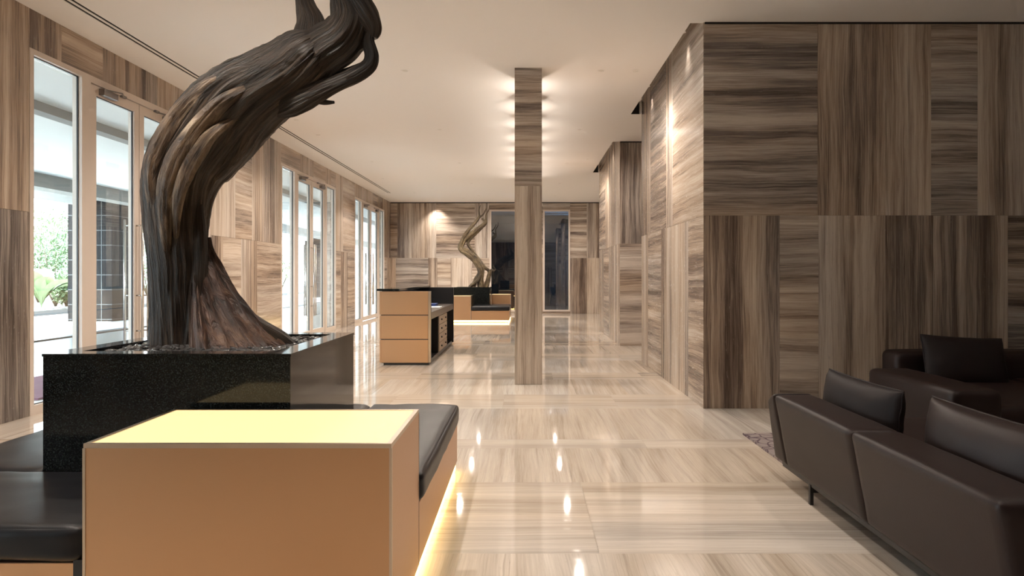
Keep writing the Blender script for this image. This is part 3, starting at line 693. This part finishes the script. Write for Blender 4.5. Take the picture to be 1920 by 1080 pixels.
D('counter_top',(dx0-.05,dx0+.26,dy0-.03,dy1,1.032,1.062),GRANITE)
D('worktop',(dx0+.08,dx1-.005,dy0+.07,dy1-.05,.63,.73),mat('grey_brown_worktop',(.085,.07,.062),.3),.004)
D('inner_floor',(dx0+.08,dx1-.03,dy0+.07,dy1-.05,.03,.06),BLACK)
DRW=mat('speckled_beige_laminate',(.42,.33,.25),.5); add_noise_bump(DRW,40,.1)
p=D('drawer_unit',(dx0+.15,dx1-.03,10.5,11.55,.06,.63),BLACK)
for c in range(2):
    for r_ in range(4):
        y0=10.51+c*.52; z0=.075+r_*.138
        q=D('drawer',(dx1-.03,dx1-.012,y0,y0+.505,z0,z0+.130),DRW,.002,p)
        D('drawer_knob',(dx1-.012,dx1+.006,y0+.235,y0+.27,z0+.055,z0+.08),BLACK,.002,q)
D('modesty_panel',(dx0+.2,dx1-.2,10.3,10.32,.06,.63),BLACK)
box('paper_sheets',(-1.62,-1.36,10.75,11.15,.731,.745),PAPER,label='stack of white paper sheets lying on the reception desk worktop',cat='paper')
box('document_folder',(-1.76,-1.50,11.35,11.65,.731,.775),BLUE,label='blue folder lying on the reception desk worktop behind the paper',cat='folder')

# ------------------------------------------------------------------ rug
RUG=mat('patterned_rug',(.4,.3,.25),.95); b=RUG.node_tree.nodes['Principled BSDF']
t=nd(RUG,'ShaderNodeTexCoord'); nz=nd(RUG,'ShaderNodeTexNoise',Scale=6.0); lk(RUG,t.outputs['Object'],nz.inputs['Vector'])
mx=nd(RUG,'ShaderNodeMix',data_type='RGBA'); mx.inputs[0].default_value=.12; lk(RUG,t.outputs['Object'],mx.inputs[6]); lk(RUG,nz.outputs['Color'],mx.inputs[7])
vo=nd(RUG,'ShaderNodeTexVoronoi',feature='DISTANCE_TO_EDGE',Scale=11.0); lk(RUG,mx.outputs[2],vo.inputs['Vector'])
cr=nd(RUG,'ShaderNodeValToRGB'); lk(RUG,vo.outputs['Distance'],cr.inputs[0]); el=cr.color_ramp.elements
el[0].position=.05; el[0].color=(.11,.07,.085,1); el[1].position=.09; el[1].color=(.30,.245,.23,1); lk(RUG,cr.outputs[0],b.inputs['Base Color'])
box('rug',(1.70,4.9,3.95,5.35,.0,.014),RUG,label='beige rug with a dark crackled line pattern under the brown sofas',cat='rug')

# ------------------------------------------------------------------ sofas
SF=BLACK
def leg(parent,x,y,h=.13,ox=0,oy=0,alongx=.14):
    m=MB(); m.box(x+.018-ox,x+alongx-ox,y-.006-oy,y+.006-oy,h-.045,h); m.box(x-ox,x+.018-ox,y-.012-oy,y+.012-oy,0,h); return m.build('leg',SF,parent)
e=empty('sofa',(2.05,3.15,0.0),label='long low dark brown leather sofa with its back to the hall, right foreground',cat='sofa')
ox,oy=e.location.x,e.location.y
def SO(name,b,r,mt,**k):
    o=soft(name,b,r,mt,None,**k); o.parent=e; o.location.x-=ox; o.location.y-=oy; o.location.z-=e.location.z; return o
def lean(p):   # the back splays outwards as it rises
    t=(p.z-.13)/.42; w_=max(0,min(1,(1.78-p.x)/.25)); p=p.copy(); p.x-= .08*t*w_; return p
box_b=[(2.10,3.062),(3.068,4.0),(4.004,4.20)]
for i,(a,b_) in enumerate(box_b):
    def fn(p,i=i,a=a,b_=b_):
        p=lean(p)
        if i==2:
            t=(p.z-.13)/.42; yy=(p.y-a)/(b_-a); p.z-=.05*yy*yy*max(0,t); p.y-=.10*yy*max(0,t)*1.0
        return p
    SO('backrest',(1.53,1.71,a,b_,.13,.55),.022,BROWN,n=16,bulge=(.004,0,.006),wr=.0015,seed=i,fn=fn)
for i,(a,b_) in enumerate(((2.12,3.06),(3.07,4.12))):
    SO('seat_cushion',(1.715,2.62,a,b_,.16,.40),.045,BROWN,n=14,bulge=(.01,0,.012),wr=.002,seed=i+5)
m=MB(); m.box(1.55-ox,2.58-ox,2.12-oy,4.12-oy,.10,.124); m.build('base_frame',SF,e)
for (x,y) in ((1.545,3.72),(1.545,2.35),(2.44,3.72),(2.44,2.35)): leg(e,x,y,.11,ox,oy)
e=empty('sofa',(3.9,5.0,0.014),label='dark brown sofa standing against the stone wall, facing the viewer',cat='sofa')
ox,oy=e.location.x,e.location.y
SO('backrest',(3.06,4.95,5.62,5.90,.14,.615),.05,BROWN,n=16,bulge=(0,.006,.006),wr=.002,seed=21)
SO('armrest',(2.66,2.98,4.25,5.32,.14,.53),.045,BROWN,n=16,bulge=(.006,0,.006),wr=.002,seed=22)
SO('seat_cushion',(2.99,3.95,4.35,5.62,.16,.41),.05,BROWN,n=14,bulge=(0,0,.012),wr=.002,seed=23)
SO('seat_cushion',(3.96,4.93,4.35,5.62,.16,.41),.05,BROWN,n=14,bulge=(0,0,.012),wr=.002,seed=24)
m=MB(); m.box(2.70-ox,4.92-ox,4.4-oy,5.85-oy,.105,.145); m.build('base_frame',SF,e)
for (x,y) in ((2.76,4.45),(2.76,5.2),(4.7,4.45),(4.7,5.7)): leg(e,x,y,.11,ox,oy)
CG=None
def rot(z,x,y=0): return Matrix.Rotation(R(z),4,'Z')@Matrix.Rotation(R(x),4,'X')@Matrix.Rotation(R(y),4,'Y')
pillow('throw_pillow',1.80,3.68,.535,.80,.31,.17,rot(90,6,0),SOFAD,seed=1,label='dark cushion at the far end of the foreground sofa, leaning on its back',cat='cushion')
pillow('throw_pillow',1.80,2.62,.545,.86,.33,.18,rot(90,6,0),BROWN,seed=2,label='brown leather cushion on the near half of the foreground sofa, cut by the photo edge',cat='cushion')
pillow('throw_pillow',3.47,5.40,.56,.62,.42,.2,rot(-4,-20,3),SOFAD,seed=3,label='square dark cushion leaning on the sofa by the stone wall',cat='cushion')

# ------------------------------------------------------------------ outside: covered drive, columns, planting
CON=mat('pale_drive_paving',(.55,.56,.54),.5); add_noise_bump(CON,5,.1)
PORCH=mat('grey_porch_paving',(.30,.32,.31),.25); add_noise_bump(PORCH,4,.1)
SOF=mat('white_soffit',(.80,.81,.80),.8); add_noise_bump(SOF,5,.05); BEAM=mat('grey_soffit_beam',(.22,.22,.21),.7); add_noise_bump(BEAM,5,.05)
KERB=mat('black_kerb_stone',(.03,.03,.03),.4); add_noise_bump(KERB,20,.1)
m=MB(); m.box(-9.36,XL-TH,-20,60,-.15,-.03); m.build('ground_porch',PORCH,kind=S,label='grey paved porch outside the glass')
m=MB(); m.box(-15.6,-9.60,-20,60,-.2,-.06); m.build('ground_drive',CON,kind=S,label='sunlit pale drive beyond the porch')
m=MB(); m.box(-9.60,-9.36,-20,60,-.15,.0); m.build('kerb',KERB,label='long black kerb stone edging the porch',cat='kerb')
m=MB(); m.box(-15.85,-15.6,-20,60,-.15,.09); m.build('kerb',KERB,label='black kerb along the planted bed across the drive',cat='kerb')
GR_=mat('bed_soil',(.20,.17,.13),.9); add_noise_bump(GR_,8,.6,.02)
m=MB(); m.box(-60,-15.85,-20,80,-.3,.02); m.build('ground_bed',GR_,kind=S,label='planted bed across the drive')
CZ=3.45; CXE=-12.45
m=MB(); m.box(CXE,XL-TH,-20,60,CZ,CZ+.4); m.build('porch_soffit',SOF,kind=S,label='white soffit over the porch')
m=MB(); m.box(-6.35,-6.15,-20,60,CZ-.12,CZ-.001); m.build('trim_4',BEAM,kind=S,label='grey recessed beam of the porch soffit')
m=MB(); m.box(-10.9,-10.45,-20,60,CZ-.30,CZ-.001); m.build('trim_5',BEAM,kind=S,label='deep grey beam of the porch soffit')
m=MB(); m.box(-12.50,CXE-.001,-20,60,CZ-.25,CZ+.6); m.build('trim_6',SOF,kind=S,label='edge of the porch roof')
def tilemat():
    m=mat('black_stone_tiles',(.035,.037,.038),.6,spec=.1); b=m.node_tree.nodes['Principled BSDF']
    uv=nd(m,'ShaderNodeUVMap'); bt=nd(m,'ShaderNodeTexBrick',offset=.0); lk(m,uv.outputs[0],bt.inputs['Vector'])
    bt.inputs['Scale'].default_value=1; bt.inputs['Brick Width'].default_value=6.; bt.inputs['Row Height'].default_value=.42; bt.inputs['Mortar Size'].default_value=.012
    bt.inputs['Color1'].default_value=(.012,.013,.014,1); bt.inputs['Color2'].default_value=(.016,.017,.018,1); bt.inputs['Mortar'].default_value=(.10,.105,.105,1); lk(m,bt.outputs[0],b.inputs['Base Color']); return m
TILE=tilemat()
for i,y in enumerate((9.3,19.3,29.5,40.0)):
    m=MB(); m.box(-12.95,-11.7,y,y+.85,-.06,CZ-.01); m.build('outdoor_column',TILE,loc=(-12.3,y+.4,-.06),cat='column',
        label=('black tiled column outside, hidden beyond the viewer','big black tiled column outside the nearest glass door','black tiled column outside the middle entrance','black tiled column outside the far entrance')[i])
MATP=mat('purple_door_mat',(.16,.06,.12),.9); b=MATP.node_tree.nodes['Principled BSDF']; add_noise_bump(MATP,30,.4,.005)
box('door_mat',(-6.1,-5.0,7.0,9.2,-.03,-.012),MATP,label='purple mat on the porch paving outside the nearest entrance',cat='mat')
# distant pale building edge across the garden
FARW=mat('distant_white_wall',(.82,.83,.82),.8); add_noise_bump(FARW,2,.1)
m=MB(); m.box(-48,-46,10,90,0,7); m.build('garden_wall',FARW,label='pale wall far behind the garden plants',cat='wall')
# plants
LEAF=[mat('leaf_green_pale',(.22,.30,.16),.5),mat('leaf_green_mid',(.10,.16,.075),.5),mat('leaf_large_pale',(.36,.46,.25),.4),mat('leaf_purple',(.16,.08,.12),.5)]
for q in LEAF: add_noise_bump(q,9,.3,.01); q.node_tree.nodes['Principled BSDF'].inputs['Transmission Weight'].default_value=0
STEM=mat('plant_stem',(.12,.09,.06),.8); add_noise_bump(STEM,30,.3)
def shrub(x,y,h,wd,n,lm,seed,label,leafs=.16,group='garden shrubs across the drive'):
    r=random.Random(seed); e=empty('shrub',(x,y,.02),label=label,cat='shrub',group=group)
    m=MB()
    for k in range(7):
        a=k*.9+r.random(); q=[(0,0,0),(wd*.18*math.cos(a),wd*.18*math.sin(a),h*.4),(wd*.36*math.cos(a),wd*.36*math.sin(a),h*.85)]
        m.tube(q,[.035,.02,.008],6)
    m.build('stem',STEM,e)
    m=MB()
    for i in range(n):
        d=Vector((r.gauss(0,1),r.gauss(0,1),r.gauss(0,1))).normalized()*(r.random()**.4)
        lump=1+.28*noise.noise(d*2.2+Vector((seed,0,0))); c=Vector((d.x*wd/2*lump,d.y*wd/2*lump,h*.56+d.z*h*.44*lump))
        ax=(d+Vector((r.uniform(-.8,.8),r.uniform(-.8,.8),r.uniform(-.3,.9)))).normalized(); sd=ax.cross(Vector((r.random(),r.random(),1))).normalized(); L_=leafs*r.uniform(.6,1.3); nn_=ax.cross(sd)*L_*.12
        m.quad([c-ax*L_*.5,c+sd*L_*.22+nn_,c+ax*L_*.5,c-sd*L_*.22+nn_])
    m.build('foliage',lm,e); return e
def bigleaf(x,y,h,n,seed,label,lm):
    r=random.Random(seed); e=empty('broadleaf_plant',(x,y,.02),label=label,cat='plant')
    for k in range(n):
        a=2*math.pi*k/n+r.uniform(-.3,.3); m=MB(); L_=h*r.uniform(.8,1.1); tilt=r.uniform(.35,.9); wd=L_*.16; prev=None; N=10
        for i in range(N+1):
            t=i/N; ang=math.pi/2-tilt*t*1.3; rr=L_*t; px_=rr*math.cos(ang); pz=rr*math.sin(ang)*(1-.25*t*t)
            wv=wd*math.sin(math.pi*min(1,max(0,(t-.18)/.82))**.8)+.012; c=Vector((px_*math.cos(a),px_*math.sin(a),pz)); sd=Vector((-math.sin(a),math.cos(a),0)); up=Vector((0,0,wv*.35))
            cur=(c-sd*wv+up,c,c+sd*wv+up)
            if prev: m.quad([prev[0],prev[1],cur[1],cur[0]],smooth=True); m.quad([prev[1],prev[2],cur[2],cur[1]],smooth=True)
            prev=cur
        m.build('leaf',lm,e)
    return e
shl=('pale leafy shrub','mid green leafy shrub')
rs=random.Random(77)
SH=((-18.5,22.4,1.9,1.7,0,'low pale shrub at the front of the garden bed beside the broad leaved plant'),
(-18.6,27.0,3.0,2.8,1,'mid green bushy shrub seen through the nearest glass sidelight'),
(-22.0,30.8,4.2,3.4,0,'tall pale leafy tree like shrub rising behind the bushes outside the nearest sidelight'),
(-17.0,25.3,1.3,1.0,0,'small pale shrub between the front plant and the green bush'),
(-24.5,33.5,4.8,4.0,0,'tallest pale shrub at the back, left of the black tiled column outside'),
(-18.6,31.2,2.2,2.0,1,'green shrub outside just left of the big black tiled column'),
(-17.2,35.4,1.7,1.4,0,'low pale shrub at the bed edge past the second broad leaved plant'),
(-26,39.,5.2,4.2,1,'tall dark green shrub far back in the garden'),
(-17.5,37.8,2.0,2.0,1,'low green shrub halfway along the garden bed'),
(-20.6,37.2,3.4,2.8,0,'pale shrub of middle height halfway along the garden bed'),
(-17.8,42.8,2.6,2.4,0,'pale rounded shrub outside the middle entrance'),
(-21.5,45.,4.6,3.8,1,'tall green shrub behind the bed, outside the middle entrance'),
(-18,50,3,3,0,'furthest pale shrub seen through the middle entrance'),
(-19,19.5,3.,2.6,0,'pale shrub at the near left end of the garden bed'),
(-17.6,16.6,2,2,1,'nearest green shrub at the left end of the garden bed'))
for i,(x,y,h,wd,k,lb) in enumerate(SH):
    shrub(x,y,h,wd,1500 if h<3.5 else 2300,LEAF[k],i+3,lb,leafs=.17,group='shrubs in the garden across the drive')
bigleaf(-16.75,23.6,2.1,9,5,'broad leaved pale green plant at the front of the garden bed',LEAF[2])
bigleaf(-16.6,33.2,1.8,8,6,'broad leaved plant further along the garden bed',LEAF[2])
# border rocks
ROCK=mat('pale_border_rock',(.36,.33,.30),.8); add_noise_bump(ROCK,14,.7,.02)
rr=random.Random(4); bm=bmesh.new(); bmesh.ops.create_icosphere(bm,subdivisions=3,radius=1)
for v in bm.verts: v.co*=1+.22*noise.noise(v.co*1.6)+.07*noise.noise(v.co*5)
me=bpy.data.meshes.new('rock'); bm.to_mesh(me); bm.free(); me.materials.append(ROCK)
rk=bpy.data.objects.new('rock',me)
for i in range(46):
    o=rk if i==0 else rk.copy(); COL.objects.link(o)
    s=rr.uniform(.09,.145); o.location=(-16.02-.30*(i%3)-rr.uniform(0,.15),20.6+(i//3)*.42+rr.uniform(-.1,.1),.02+s*.42); o.scale=(s*1.25,s,s*.62); o.rotation_euler=(0,0,rr.uniform(0,6))
    tag(o,'pale rounded rock edging the planted bed across the drive','rock','border rocks in the garden bed')
